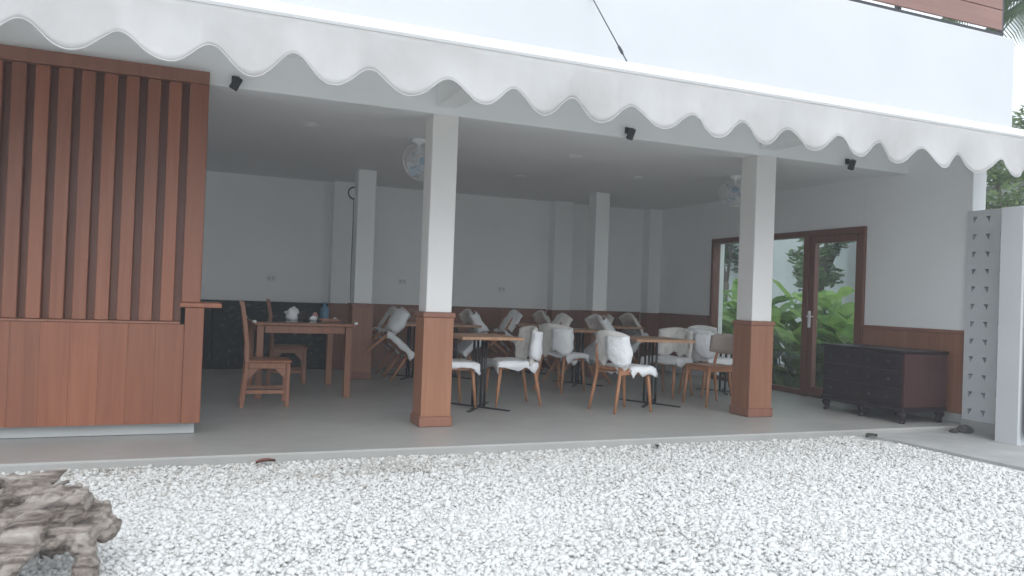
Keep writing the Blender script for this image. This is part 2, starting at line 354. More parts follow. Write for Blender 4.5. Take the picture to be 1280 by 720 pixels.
# glazed door and side light
D = empty('glazed_door', (7.63 - 2.2, 8.7 - 6.62, 0)); D.parent = B
FX0, FX1 = XR - .035, XR + .10
def dm(n_, y0, y1, z0, z1, x0=FX0, x1=FX1): return box(n_, x0, x1, y0, y1, z0, z1, 'door_wood', D, .005)
dm('door_frame', 7.205, 7.275, .002, 2.1); dm('door_frame', 7.205, 10.225, 2.102, 2.18); dm('door_frame', 10.165, 10.225, .002, 2.1)
dm('mullion', 8.13, 8.225, .002, 2.1)
dm('bottom_rail', 8.227, 10.163, .002, .07, FX0 + .02, FX1 - .02); 
dm('door_stile', 7.277, 7.355, .01, 2.098, FX0 + .02, FX1 - .04); dm('door_stile', 8.035, 8.128, .01, 2.098, FX0 + .02, FX1 - .04)
dm('door_rail', 7.357, 8.033, 2.01, 2.098, FX0 + .02, FX1 - .04); dm('door_rail', 7.357, 8.033, .01, .13, FX0 + .02, FX1 - .04)
box('pane', XR + .02, XR + .028, 7.35, 8.04, .125, 2.015, 'glass', D, 0); box('pane', XR + .02, XR + .028, 8.22, 10.17, .06, 2.105, 'glass', D, 0)
hd = box('door_handle', XR - .05, XR - .016, 8.07, 8.1, .9, 1.12, 'white_metal', D, .006)
bm = bmesh.new(); tube(bm, [(0, 0, 0), (-.035, 0, 0), (-.045, -.02, 0), (-.045, -.12, 0)], .008, 8); link('lever', bm_mesh(bm), 'white_metal', hd, (-.01, 0, .04), smooth=True)
# railing on the parapet
RL = empty('balcony_railing', (6 - 2.2, 5.72 - 6.62, 4.07)); RL.parent = B
box('bottom_rail', 2.0, 7.86, 5.70, 5.75, 4.072, 4.122, 'steel_dark', RL, .003)
box('top_rail', 2.0, 7.86, 5.70, 5.75, 5.02, 5.06, 'steel_dark', RL, .003)
for px in (7.815, 6.35, 4.9, 3.45, 2.0): box('post', px, px + .045, 5.70, 5.75, 4.123, 5.019, 'steel_dark', RL, .003)
for k in range(4): box('plank', 2.06, 7.80, 5.675, 5.699, 4.14 + k * .215, 4.14 + k * .215 + .205, 'rail_wood', RL, .003)

# ------------------------------------------------------------------ service counter with the slatted screen
S = tag(empty('service_counter', (-1.2, 6.8, 0)), 'reddish wood service counter with a tall vertical slat screen above', 'counter')
SX0, SX1 = -2.2, .135; YF = 6.56  # screen's unseen end cut short to let light into the hall
box('plinth', SX0, .11, YF + .1, 7.1, .002, .095, 'plinth', S, .004)
w = .19; k = 0; xx = SX1 - .135
box('corner_board', SX1 - .125, SX1 + .012, YF - .012, YF + .02, .097, .985, 'laminate_counter_shaded', S, .004)
box('side_panel', SX1 - .02, SX1 + .006, YF + .022, 7.1, .097, .985, 'laminate_counter_shaded', S, .003)
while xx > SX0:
    box('front_board', max(SX0, xx - w) + .0004, xx + .008 if k == 0 else xx - .0004, YF, YF + .02, .097, .855, 'laminate_counter_shaded', S, .0006); xx -= w; k += 1
box('counter_top', -.03, .275, YF + .0, 7.15, .987, 1.025, 'laminate_counter_shaded', S, .005)
box('counter_top', SX0, -.034, YF + .17, 7.15, .987, 1.025, 'laminate_counter_shaded', S, .005)
box('ledge_board', SX0, -.022, YF + .003, YF + .13, .857, .875, 'laminate_red', S, .003)
box('screen_back_panel', SX0, -.02, YF + .12, YF + .14, .876, 2.74, 'laminate_red', S, .002)
box('screen_post', -.019, .118, YF - .005, YF + .14, 1.027, 2.715, 'laminate_counter_shaded', S, .005)
box('screen_head', SX0, .118, YF - .012, YF + .14, 2.717, 2.815, 'laminate_red', S, .005)
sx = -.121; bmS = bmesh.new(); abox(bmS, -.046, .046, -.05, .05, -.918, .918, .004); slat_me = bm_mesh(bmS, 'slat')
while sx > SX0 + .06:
    link('slat', slat_me, 'laminate_counter_shaded', S, (sx + 1.2, YF + .065 - 6.8, 1.796)); sx -= .1475

# ------------------------------------------------------------------ awning
A = tag(empty('awning', (2.2, 5.2, 2.85)), 'long off-white scalloped awning along the front of the building', 'awning')
AY, AX0, AX1 = 4.85, XL - .6, 7.95
def valance():
    nx, nz = 1400, 9; per = .468; ph = 1.49; verts, faces = [], []
    for i in range(nx + 1):
        x_ = AX0 + (AX1 - AX0) * i / nx
        xw = x_ + .035 * noise.noise((x_ * .9, 7, 2)); c_ = math.cos(2 * math.pi * (xw - ph) / per); am = .070 * (1 + .22 * noise.noise((x_ * 1.1, 3, 9)))
        zb = 2.465 + am * c_ + .006 * math.cos(4 * math.pi * (xw - ph) / per) + .012 * noise.noise((x_ * 1.3, 0, 3))
        for j in range(nz + 1):
            f = j / nz; z = 2.775 + (zb - 2.775) * f
            y_ = AY - .012 + f * (.03 * noise.noise((x_ * 1.7, z * 2, 0)) + .03 * math.sin(x_ * 5.3 + 2 * math.sin(x_)) * f + .02 * noise.noise((x_ * 6, z * 2, 5)) + .010 * noise.noise((x_ * 17, z, 8)))
            verts.append((x_ - 2.2, y_ - 5.2, z - 2.85))
    for i in range(nx):
        for j in range(nz):
            a = i * (nz + 1) + j; faces.append((a, a + 1, a + nz + 2, a + nz + 1))
    me = bpy.data.meshes.new('valance'); me.from_pydata(verts, [], faces)
    o = link('valance', me, 'awning', A, smooth=True); so_ = o.modifiers.new('thick', 'SOLIDIFY'); so_.thickness = .003
    # bound hem
    bm = bmesh.new(); pts = [Vector(verts[i * (nz + 1) + nz]) for i in range(nx + 1)]; tube(bm, pts, .0045, 5)
    link('hem', bm_mesh(bm), 'awning', o, smooth=True)
valance()
box('front_bar', AX0, AX1 + .01, AY - .03, AY + .04, 2.772, 2.848, 'white_metal', A, .015)
def canopy():
    nx, ny = 120, 8; verts, faces = [], []
    for i in range(nx + 1):
        for j in range(ny + 1):
            f = j / ny; x_ = AX0 + (AX1 - AX0) * i / nx
            verts.append((x_ - 2.2, 4.86 + f * .77 - 5.2, 2.853 + f * .19 - .025 * math.sin(math.pi * f) + .004 * noise.noise((x_ * 3, f * 3, 1)) - 2.85))
    for i in range(nx):
        for j in range(ny): a = i * (ny + 1) + j; faces.append((a, a + 1, a + ny + 2, a + ny + 1))
    me = bpy.data.meshes.new('canopy'); me.from_pydata(verts, [], faces); o = link('canopy', me, 'awning', A, smooth=True)
    o.modifiers.new('thick', 'SOLIDIFY').thickness = .003
canopy()
box('wall_bar', AX0 + .6, AX1, 5.585, 5.648, 3.02, 3.1, 'white_metal', A, .01)
for ax in (-1.9, .5, 2.83, 5.2, 7.5):
    tube_obj('arm', [(ax, 4.87, 2.80), (ax + .02, 5.62, 2.985)], .016, 'white_metal', A)
for ax, top in ((2.83, (2.94, 5.655, 3.62)), (-1.9, (-1.8, 5.655, 3.62))):
    cb = tube_obj('stay_cable', [(ax, 4.85, 2.85), top], .0045, 'steel_dark', A, 6)
    p, q = Vector((ax, 4.85, 2.85)), Vector(top)
    tube_obj('turnbuckle', [p.lerp(q, .10), p.lerp(q, .13), p.lerp(q, .2), p.lerp(q, .23)], [.005, .011, .011, .005], 'steel_dark', cb, 8)
    tube_obj('anchor', [q - Vector((0, .03, 0)), q + Vector((0, .0, 0))], .018, 'steel_dark', cb, 8)

# ------------------------------------------------------------------ spotlights on the beam
def spot(x_, z_, yaw, label):
    o = tag(empty('spotlight', (x_, 6.64, z_)), label, 'spotlight', 'black spotlights on the beam')
    bm = bmesh.new(); abox(bm, -.03, .03, -.02, 0, -.03, .03, .004); link('mount', bm_mesh(bm), 'black_metal', o)
    bm = bmesh.new(); tube(bm, [(0, -.018, 0), (0, -.05, -.005), (0, -.07, -.03)], .009, 8); link('arm', bm_mesh(bm), 'black_metal', o, smooth=True)
    bm = bmesh.new(); lathe(bm, [(.0, -.055), (.026, -.055), (.032, -.045), (.034, .05), (.028, .05), (.024, .03), (0, .03)], 16)
    h = link('lamp_head', bm_mesh(bm), 'black_metal', o, (0, -.075, -.045), (math.radians(205), math.radians(20), yaw), smooth=False)
    bm = bmesh.new(); lathe(bm, [(0, .034), (.023, .034)], 16); link('lens', bm_mesh(bm), 'white_metal', h)
spot(.31, 2.80, .4, 'black spotlight on the beam right beside the slat screen')
spot(3.9, 2.81, -.5, 'black spotlight on the beam midway between the two front columns')
spot(6.7, 2.79, -.9, 'black spotlight on the beam above the dark chest of drawers')
# ceiling downlights
for i, (x_, y_, lb) in enumerate(((1.07, 7.85, 'round flush ceiling downlight near the slat screen'), (3.99, 7.93, 'round flush ceiling downlight just behind the middle of the front beam'),
                              (4.04, 9.66, 'round flush ceiling downlight above the middle of the hall'), (5.38, 8.85, 'round flush ceiling downlight nearest the fan by the glazed door'))):
    o = tag(empty('downlight', (x_, y_, ZC)), lb, 'downlight', 'ceiling downlights')
    bm = bmesh.new(); lathe(bm, [(.075, -.001), (.078, -.008), (.062, -.012), (.058, -.004)], 24); link('trim_ring', bm_mesh(bm), 'paint', o, smooth=True)
    bm = bmesh.new(); lathe(bm, [(0, -.003), (.059, -.003)], 24); link('diffuser', bm_mesh(bm), 'plastic_white', o)
# orbit fans
m, n, l, b = nt('fan_blade'); b.inputs['Base Color'].default_value = (.42, .55, .66, 1); b.inputs['Roughness'].default_value = .3; b.inputs['Transmission Weight'].default_value = .35; MT['blade'] = m
def fan(x_, y_, z_, rot, label):
    o = tag(empty('ceiling_fan', (x_, y_, ZC)), label, 'fan', 'orbit fans under the ceiling')
    bm = bmesh.new(); lathe(bm, [(.07, -.001), (.075, -.03), (.03, -.05), (.014, -.06), (.014, z_ - ZC + .06), (0, z_ - ZC + .06)], 16); link('ceiling_mount', bm_mesh(bm), 'white_metal', o, smooth=True)
    hd_ = empty('head', (0, 0, z_ - ZC)); hd_.parent = o; hd_.rotation_euler = rot
    bm = bmesh.new()
    for kk in range(36):
        a = 2 * math.pi * kk / 36; c_, s_ = math.cos(a), math.sin(a)
        tube(bm, [(r_ * c_, r_ * s_, z) for r_, z in ((.035, .075), (.11, .07), (.17, .045), (.19, 0), (.17, -.045), (.11, -.06), (.045, -.065))], .0016, 4, False)
    for R_, z in ((.19, 0), (.15, .058), (.10, .072), (.06, .075), (.15, -.055), (.10, -.06)): torus(bm, R_, .003, 32, 5, Matrix.Translation((0, 0, z)))
    link('cage', bm_mesh(bm), 'white_metal', hd_, smooth=True)
    bm = bmesh.new(); lathe(bm, [(0, .085), (.04, .082), (.045, .07), (0, .068)], 20); link('badge', bm_mesh(bm), 'blade', hd_, smooth=True)
    bm = bmesh.new(); lathe(bm, [(0, -.14), (.04, -.135), (.055, -.11), (.05, -.06), (0, -.058)], 20); link('motor', bm_mesh(bm), 'white_metal', hd_, smooth=True)
    for kk in range(3):
        bm = bmesh.new(); g = []
        for i_ in range(7):
            rr = .03 + .14 * i_ / 6; wd = .25 + .55 * math.sin(math.pi * min(1, .15 + i_ / 7)); g.append([bm.verts.new((rr * math.cos(wd * (j - 1.5) * .45), rr * math.sin(wd * (j - 1.5) * .45), .02 * (j - 1.5))) for j in range(4)])
        for i_ in range(6):
            for j in range(3): bm.faces.new((g[i_][j], g[i_ + 1][j], g[i_ + 1][j + 1], g[i_][j + 1]))
        link('fan_blade', bm_mesh(bm), 'blade', hd_, rot=(0, 0, kk * 2.094), smooth=True)
fan(2.2, 8.0, 2.52, (math.radians(78), 0, math.radians(25)), 'white orbit fan under the ceiling behind the column next to the counter')
fan(6.27, 8.0, 2.55, (math.radians(65), 0, math.radians(-35)), 'white orbit fan under the ceiling in front of the glazed door')
# coil of black cable on the inner column, sockets
o = tag(empty('cable_coil', (2.135, 10.72, 2.49)), 'black cable coil hung behind the inner column near the dining table', 'cable')
bm = bmesh.new()
for kk in range(4): torus(bm, .075 + .003 * kk, .006, 26, 6, Matrix.Translation((-.06, .006 * kk, 0)) @ Matrix.Rotation(math.pi / 2, 4, 'X') @ Matrix.Rotation(.08 * kk, 4, 'Y'))
link('coil', bm_mesh(bm), 'black_metal', o, smooth=True)
bm = bmesh.new(); tube(bm, [(-.06, -.08, .075), (-.06, -.02, .075), (-.06, .05, .075)], .006, 6); link('hook', bm_mesh(bm), 'black_metal', o)
bm = bmesh.new(); tube(bm, [(-.06, .02, -.07), (-.058, .0, -.4), (-.06, .01, -1.0), (-.055, 0, -1.47)], .005, 6); link('drop_cable', bm_mesh(bm), 'black_metal', o)
def socket(x_, z_, label):
    o = tag(empty('wall_socket', (x_, YB, z_)), label, 'socket', 'sockets on the back wall')
    bm = bmesh.new(); abox(bm, -.06, .06, -.012, -.001, -.04, .04, .004); p_ = link('plate', bm_mesh(bm), 'plastic_white', o)
    for s_ in (-.028, .028):
        bm = bmesh.new(); tube(bm, [(s_, -.0125, 0), (s_, -.015, 0)], .017, 12); link('outlet', bm_mesh(bm), 'plinth', p_)
socket(1.15, 1.3, 'white double socket on the wall above the black stone panels'); socket(3.1, 1.34, 'white double socket on the wall behind the inner column next to the tipped chairs'); socket(4.75, 1.28, 'white double socket on the wall midway between two pilasters')

# ------------------------------------------------------------------ chairs and tables of the hall
def grid_shell(fn, nu, nv, thick, seed, amp):
    """closed shell: fn(u,v) -> point, normal; front and back offset by thick, lumpy"""
    bm = bmesh.new(); F, K = [], []
    for i in range(nu + 1):
        fr_, kr_ = [], []
        for j in range(nv + 1):
            p, nn = fn(i / nu, j / nv); d = noise.noise(p * 9 + Vector((seed, seed * 2, 0))) * amp + noise.noise(p * 23 + Vector((seed, 0, 3))) * amp * .5
            edge = min(i, nu - i, j, nv - j); th = thick * (.45 if edge == 0 else 1)
            fr_.append(bm.verts.new(p + nn * (th / 2 + d))); kr_.append(bm.verts.new(p - nn * (th / 2 - d * .5)))
        F.append(fr_); K.append(kr_)
    for i in range(nu):
        for j in range(nv):
            bm.faces.new((F[i][j], F[i + 1][j], F[i + 1][j + 1], F[i][j + 1])); bm.faces.new((K[i][j], K[i][j + 1], K[i + 1][j + 1], K[i + 1][j]))
    for i in range(nu):
        bm.faces.new((F[i][0], K[i][0], K[i + 1][0], F[i + 1][0])); bm.faces.new((F[i][nv], F[i + 1][nv], K[i + 1][nv], K[i][nv]))
    for j in range(nv):
        bm.faces.new((F[0][j], F[0][j + 1], K[0][j + 1], K[0][j])); bm.faces.new((F[nu][j], K[nu][j], K[nu][j + 1], F[nu][j + 1]))
    return bm_mesh(bm)
def back_fn(hw, z0, z1, droop=0, seed=0):
    def fn(u, v):
        y_ = (u * 2 - 1) * hw; z = z0 + (z1 - z0) * v
        if droop: z -= (1 - v) * droop * max(0, noise.noise(Vector((u * 3.5, seed, 0))) + .35)
        rz_ = .035 * (1 - (2 * u - 1) ** 2) if v > .5 else -.02 * (1 - (2 * u - 1) ** 2)
        x_ = -.215 + .075 * (2 * u - 1) ** 2 - .10 * (z - .6)
        nn = Vector((1, -(2 * .075 * (2 * u - 1) * 2 / (2 * hw)) * .5, .1)).normalized()
        return Vector((x_, y_, z + rz_ * abs(v - .5) * 2)), nn
    return fn
def seat_wrap(seed, half=False):
    """foam sheet lying over the seat with an uneven skirt"""
    bm = bmesh.new(); nu = nv = 18; G = []
    for i in range(nu + 1):
        row = []
        for j in range(nv + 1):
            a, b_ = i / nu * 2 - 1, j / nv * 2 - 1
            sx_, sy_ = max(-1, min(1, a * 1.3)), max(-1, min(1, b_ * 1.3))
            over = max(abs(a) * 1.3 - 1, abs(b_) * 1.3 - 1, 0) / .3
            x_ = .02 + sx_ * .235 * (1 - .04 * over); x_ = x_ if not half else .09 + sx_ * .165; y_ = sy_ * (.235 + .012 * sx_)
            sk = .085 + .085 * noise.noise(Vector((a * 2.2, b_ * 2.2, seed)))
            if a < -.7: sk *= .45
            z = .487 - over * sk + .016 * noise.noise(Vector((a * 3, b_ * 3, seed + 5))) - .012 * (sx_ ** 4 + sy_ ** 4) * .5
            nrm = Vector((sx_ if abs(a) > .77 else 0, sy_ if abs(b_) > .77 else 0, 0)) * over * (.008 + .012 * noise.noise(Vector((a * 6, b_ * 6, seed))))
            row.append(bm.verts.new((x_ + nrm.x, y_ + nrm.y, z)))
        G.append(row)
    for i in range(nu):
        for j in range(nv): bm.faces.new((G[i][j], G[i + 1][j], G[i + 1][j + 1], G[i][j + 1]))
    return bm_mesh(bm)
CH = {}
bm = bmesh.new(); tube(bm, [(.195, .185, .435), (.215, .193, .25), (.24, .203, 0)], [.021, .019, .013], 8); CH['fl'] = bm_mesh(bm)
bm = bmesh.new(); tube(bm, [(.195, -.185, .435), (.215, -.193, .25), (.24, -.203, 0)], [.021, .019, .013], 8); CH['fr'] = bm_mesh(bm)
for s_, nm in ((1, 'bl'), (-1, 'br')):
    bm = bmesh.new(); tube(bm, [(-.232, s_ * .15, .70), (-.215, s_ * .165, .58), (-.185, s_ * .178, .44), (-.222, s_ * .188, .24), (-.268, s_ * .203, 0)], [.010, .016, .02, .019, .013], 8); CH[nm] = bm_mesh(bm)
bm = bmesh.new(); abox(bm, -.2, .2, .172, .198, .395, .44, .004); CH['rail_l'] = bm_mesh(bm)
bm = bmesh.new(); abox(bm, -.2, .2, -.198, -.172, .395, .44, .004); CH['rail_r'] = bm_mesh(bm)
bm = bmesh.new(); abox(bm, .175, .2, -.170, .170, .395, .438, .004); CH['rail_f'] = bm_mesh(bm)
bm = bmesh.new(); abox(bm, -.2, .215, -.21, .21, .442, .462, .008, 2)
for w_ in bm.verts: w_.co.z -= .006 * (1 - (w_.co.y / .21) ** 2)
CH['seat'] = bm_mesh(bm)
CH['back'] = grid_shell(back_fn(.215, .60, .79), 10, 4, .024, 0, 0)
CH['bwrap'] = [grid_shell(back_fn(.238, .56, .815, .16, s_), 20, 12, .055, s_ * 3.3, .027) for s_ in range(4)]
CH['swrap'] = [seat_wrap(s_ * 2.7 + 1) for s_ in range(4)] + [seat_wrap(4.4, True)]
for me_ in [CH['back']] + CH['bwrap'] + CH['swrap'] + [CH['fl'], CH['fr'], CH['bl'], CH['br']]: me_.polygons.foreach_set('use_smooth', [True] * len(me_.polygons))
def flap(seed, side):
    """loose end of foam folded round one end of the backrest"""
    bm = bmesh.new(); G = []; path = [(-.135, .13), (-.125, .19), (-.115, .245), (-.14, .275), (-.185, .272), (-.235, .235), (-.262, .17), (-.272, .10), (-.275, .04)]
    for i, (px, py) in enumerate(path):
        row = []; low = .50 + .10 * noise.noise(Vector((i * .45, seed, 1))) + .02 * abs(i - 4)
        for j in range(9):
            f = j / 8; z = .815 - .004 * i + (low - .815) * f; k_ = .03 * noise.noise(Vector((i * .5, f * 2.5, seed))) + .018 * f
            row.append(bm.verts.new((px - (z - .6) * .10 + k_ * (1 if i < 4 else -1) * .6, side * (py + k_ * .7), z + .02 * noise.noise(Vector((i * .8, seed + 3, f))))))
        G.append(row)
    for i in range(len(path) - 1):
        for j in range(8): bm.faces.new((G[i][j], G[i + 1][j], G[i + 1][j + 1], G[i][j + 1]))
    me_ = bm_mesh(bm); me_.polygons.foreach_set('use_smooth', [True] * len(me_.polygons)); return me_
CH['flap'] = {(sd, s_): flap(sd * 4.1 + 1, s_) for sd in range(2) for s_ in (-1, 1)}
def chair(x_, y_, ang, label, seat_w=True, back_w=True, v=0, tip=False, bright=False, fl=0, group='chairs in packing foam'):
    """upright: (x,y) is the middle of the footprint; tipped: (x,y) is the line between the front feet. ang: facing, degrees from +X"""
    o = tag(empty('cafe_chair'), label, 'chair', group)
    for nm in ('fl', 'fr', 'bl', 'br'): link('leg', CH[nm], 'leg_wood', o)
    for nm in ('rail_l', 'rail_r', 'rail_f'): link('seat_rail', CH[nm], 'leg_wood_x', o)
    link('seat', CH['seat'], 'leg_wood_x', o); link('backrest', CH['back'], 'beige', o)
    if seat_w: 
        q_ = link('seat_wrapping', CH['swrap'][v], 'foam_bright', o); q_.modifiers.new('thick', 'SOLIDIFY').thickness = .006
    if back_w: link('backrest_wrapping', CH['bwrap'][v % 4], 'foam' if not bright else 'foam_bright', o)
    if fl: link('loose_wrapping', CH['flap'][(v % 2, fl)], 'foam_bright', o).modifiers.new('thick', 'SOLIDIFY').thickness = .005
    rz_ = math.radians(ang)
    if tip:
        th = math.radians(tip)
        o.matrix_world = Matrix.Translation((x_, y_, .004)) @ Matrix.Rotation(rz_, 4, 'Z') @ Matrix.Rotation(th, 4, 'Y') @ Matrix.Translation((-.24, 0, 0))
    else: o.location = (x_, y_, 0); o.rotation_euler.z = rz_
    return o
TB = {}
def cafe_table(x_, y_, wx, wy, rz_, label):
    o = tag(empty('cafe_table', (x_, y_, 0), math.radians(rz_)), label, 'table', 'wooden cafe tables')
    bm = bmesh.new(); abox(bm, -wx / 2, wx / 2, -wy / 2, wy / 2, .722, .75, .006, 2); link('tabletop', bm_mesh(bm), 'top_wood', o)
    for px, py in ((-.045, -.055), (.045, .055), (-.045, .055), (.045, -.055)):
        bm = bmesh.new(); tube(bm, [(px, py, .02), (px, py, .712)], .014, 8); link('post', bm_mesh(bm), 'black_metal', o, smooth=True)
    bm = bmesh.new(); abox(bm, -.2, .2, -.2, .2, .712, .7215, .002); link('mounting_plate', bm_mesh(bm), 'black_metal', o)
    for sx_, sy_ in ((1, 1), (-1, -1), (1, -1), (-1, 1)):
        bm = bmesh.new(); a = Vector((0, 0, .012)); b_ = Vector((sx_ * .22, sy_ * .32, .009)); d = (b_ - a).normalized(); pz = Vector((0, 0, 1)).cross(d) * .024
        vv = [bm.verts.new(p_) for p_ in (a + pz, a - pz, b_ - pz * .8, b_ + pz * .8)]; f_ = bm.faces.new(vv)
        e_ = bmesh.ops.extrude_face_region(bm, geom=[f_]); 
        for w_ in [g for g in e_['geom'] if isinstance(g, bmesh.types.BMVert)]: w_.co.z += .012
        for w_ in bm.verts: w_.co.z -= .008
        link('foot', bm_mesh(bm), 'black_metal', o)
    return o
cafe_table(2.86, 7.70, .66, .76, 0, 'wooden cafe table beside the column next to the counter')
cafe_table(4.95, 7.72, .70, .78, -8, 'wooden cafe table in front between two foam-wrapped chairs, halfway along the hall')
cafe_table(5.02, 9.66, .66, .76, 0, 'wooden cafe table with chairs tipped against both sides, before the far inner column')
cafe_table(2.93, 10.6, .57, .85, 0, 'wooden cafe table with two chairs tipped against it side by side')
cafe_table(3.51, 10.6, .57, .85, 0, 'wooden cafe table pushed against another table, one chair tipped on it')
cafe_table(6.70, 8.62, .64, .74, 0, 'wooden cafe table beside the glazed door')
cafe_table(4.92, 11.2, .60, .76, 0, 'wooden cafe table by the back wall between two pilasters')
cafe_table(6.50, 11.2, .60, .76, 0, 'wooden cafe table in the far corner by the back wall')
chair(3.31, 7.90, 178, 'foam-wrapped chair facing the table beside the counter-side column', v=0, fl=1)
chair(2.54, 7.78, 4, 'foam-wrapped chair half hidden behind the counter-side column', v=1)
chair(4.31, 7.27, 12, 'chair seen from behind with torn white foam on back and half its seat', v=4, fl=-1)
chair(5.62, 8.36, 208, 'foam-wrapped chair at the far side of the front middle table', v=3)
chair(4.42, 8.95, 28, 'chair with bulky grey foam over its back, beside the tipped chairs', v=1, fl=-1)
chair(5.68, 7.56, 184, 'chair with a bare wooden seat and beige back next to the door-side column', seat_w=False, back_w=False)
chair(6.20, 8.36, 8, 'chair with loose white wrapping beside the table by the glazed door', v=2, bright=True, fl=-1)
chair(6.93, 9.32, -92, 'foam-wrapped chair by the glazed door with its back to the far corner', v=0)
chair(2.54, 10.37, 0, 'chair tipped forward against the table nearest the inner column, nearer to the terrace edge', v=0, tip=40, fl=-1)
chair(2.54, 10.84, 0, 'chair tipped forward against the table nearest the inner column, nearer to the back wall', v=3, tip=40)
chair(3.90, 10.6, 180, 'chair tipped forward against the right-hand one of two joined tables', v=1, tip=40, fl=1)
chair(4.52, 11.2, 0, 'chair tipped against the counter-facing side of the table between the pilasters', v=2, tip=40)
chair(5.32, 11.2, 180, 'chair tipped against the door-facing side of the table between the pilasters', v=3, tip=40)
chair(4.59, 9.66, 0, 'chair tipped on a table, right behind the chair with the bulky grey foam', v=0, tip=40)
chair(5.45, 9.66, 180, 'chair tipped on a table just in front of the far inner column', v=2, tip=40, fl=1)
chair(6.10, 11.2, 0, 'chair tipped against the corner table on its column side', v=1, tip=40)
chair(6.90, 11.2, 180, 'chair tipped against the corner table on its glazed door side', v=3, tip=40)

# ------------------------------------------------------------------ dining table and its chairs
T = tag(empty('dining_table', (1.2, 9.2, 0)), 'large square reddish wood dining table with glass corner clips', 'table')
TX0, TX1, TY0, TY1 = .68, 1.73, 8.55, 9.85
box('tabletop', TX0, TX1, TY0, TY1, .77, .80, 'teak', T, .006)
for y0 in (TY0 + .04, TY1 - .065): box('apron', TX0 + .11, TX1 - .11, y0, y0 + .025, .69, .768, 'teak', T, .003)
for x0 in (TX0 + .05, TX1 - .075): box('apron', x0, x0 + .025, TY0 + .11, TY1 - .11, .69, .768, 'teak', T, .003)
for x0 in (TX0 + .03, TX1 - .10):
    for y0 in (TY0 + .03, TY1 - .10): box('leg', x0, x0 + .07, y0, y0 + .07, .002, .768, 'teak', T, .004)
box('glass_sheet', TX0 + .01, TX1 - .01, TY0 + .01, TY1 - .01, .8025, .808, 'glass', T, 0)
for x_ in (TX0, TX1):
    for y_ in (TY0, TY1): box('corner_clip', x_ - .018, x_ + .018, y_ - .018, y_ + .018, .795, .822, 'plastic_white', T, .006)
def dining_chair(x_, y_, rz_, label):
    o = tag(empty('dining_chair', (x_, y_, 0), math.radians(rz_)), label, 'chair', 'dining chairs at the large table')
    def part(nm, fn, mat='teak'):
        bm = bmesh.new(); fn(bm); return link(nm, bm_mesh(bm), mat, o)
    for s_ in (-1, 1):
        part('leg', lambda bm: abox(bm, .165, .205, s_ * .20 - .02, s_ * .20 + .02, .001, .43, .004))
        def rear(bm):
            pts = [(-.235, 0), (-.215, .2), (-.20, .43), (-.205, .6), (-.23, .82), (-.265, 1.02)]; prev = None
            for px, pz in pts:
                r_ = [bm.verts.new((px + a, s_ * .2 + b_, pz)) for a, b_ in ((-.018, -.018), (.018, -.018), (.018, .018), (-.018, .018))]
                if prev:
                    for k_ in range(4): bm.faces.new((prev[k_], prev[(k_ + 1) % 4], r_[(k_ + 1) % 4], r_[k_]))
                else: bm.faces.new(r_[::-1])
                prev = r_
            bm.faces.new(prev)
        part('rear_leg', rear)
        part('side_rail', lambda bm: abox(bm, -.18, .163, s_ * .2 - .012, s_ * .2 + .012, .375, .43, .003))
        for xs, dr in ((.164, -1), (-.185, 1)):
            def brack(bm):
                arc = [(xs, .375), (xs + dr * .10, .375)] + [(xs + dr * .10 * math.cos(a) ** 2 * 1.0, .375 - .11 * math.sin(a) ** 2) for a in (.35, .7, 1.05, 1.4)] + [(xs, .262)]
                f_ = [bm.verts.new((px, s_ * .2 - .01, pz)) for px, pz in arc]; k_ = [bm.verts.new((px, s_ * .2 + .01, pz)) for px, pz in arc]
                bm.faces.new(f_); bm.faces.new(k_[::-1])
                for q in range(len(arc)): bm.faces.new((f_[q], f_[(q + 1) % len(arc)], k_[(q + 1) % len(arc)], k_[q]))
            part('arched_bracket', brack)
        part('stretcher', lambda bm: abox(bm, -.20, .163, s_ * .2 - .009, s_ * .2 + .009, .13, .165, .003))
    part('seat', lambda bm: abox(bm, -.215, .22, -.225, .225, .431, .455, .008))
    part('front_rail', lambda bm: abox(bm, .175, .20, -.178, .178, .375, .43, .003))
    part('top_rail', lambda bm: abox(bm, -.268, -.243, -.18, .18, .93, 1.0, .006))
    part('lower_rail', lambda bm: abox(bm, -.22, -.198, -.18, .18, .58, .62, .004))
    for k_ in range(5):
        def sl_(bm):
            tube(bm, [(-.21, -.13 + .065 * k_, .62), (-.225, -.13 + .065 * k_, .8), (-.255, -.13 + .065 * k_, .935)], [.014, .014, .014], 4)
        part('back_slat', sl_)
    return o
dining_chair(.79, 8.2, -2, 'wooden dining chair with arched brackets at the counter side of the large table')
dining_chair(1.22, 10.12, -4, 'wooden dining chair behind the large table before the black stone panels')
# things on the table
def lump(name, mat, parent, rad, loc, seed, amp=.35, sub=3, sq=(1, 1, 1)):
    bm = bmesh.new(); bmesh.ops.create_icosphere(bm, subdivisions=sub, radius=1)
    for w_ in bm.verts:
        d = 1 + amp * noise.noise(w_.co * 1.7 + Vector((seed, 0, 0))) + amp * .4 * noise.noise(w_.co * 4 + Vector((0, seed, 0))); c_ = w_.co * d * rad
        w_.co = Vector((c_.x * sq[0], c_.y * sq[1], max(c_.z * sq[2], -rad * sq[2] * .6)))
    return link(name, bm_mesh(bm), mat, parent, Vector(loc) + Vector((0, 0, rad * sq[2] * .6)), smooth=True)
MT['pink'] = plain('pink_cloth', (.55, .28, .26), .9, .1, 12); MT['brown_cloth'] = plain('brown_cloth', (.05, .03, .028), .8, .1, 12)
m, n, l, b = nt('blue_plastic'); b.inputs['Base Color'].default_value = (.10, .24, .36, 1); b.inputs['Roughness'].default_value = .2; b.inputs['Transmission Weight'].default_value = .3; MT['blue'] = m
o = tag(empty('cloth_bag', (1.17, 9.25, .808)), 'white and dark brown cloth bag on the dining table', 'bag')
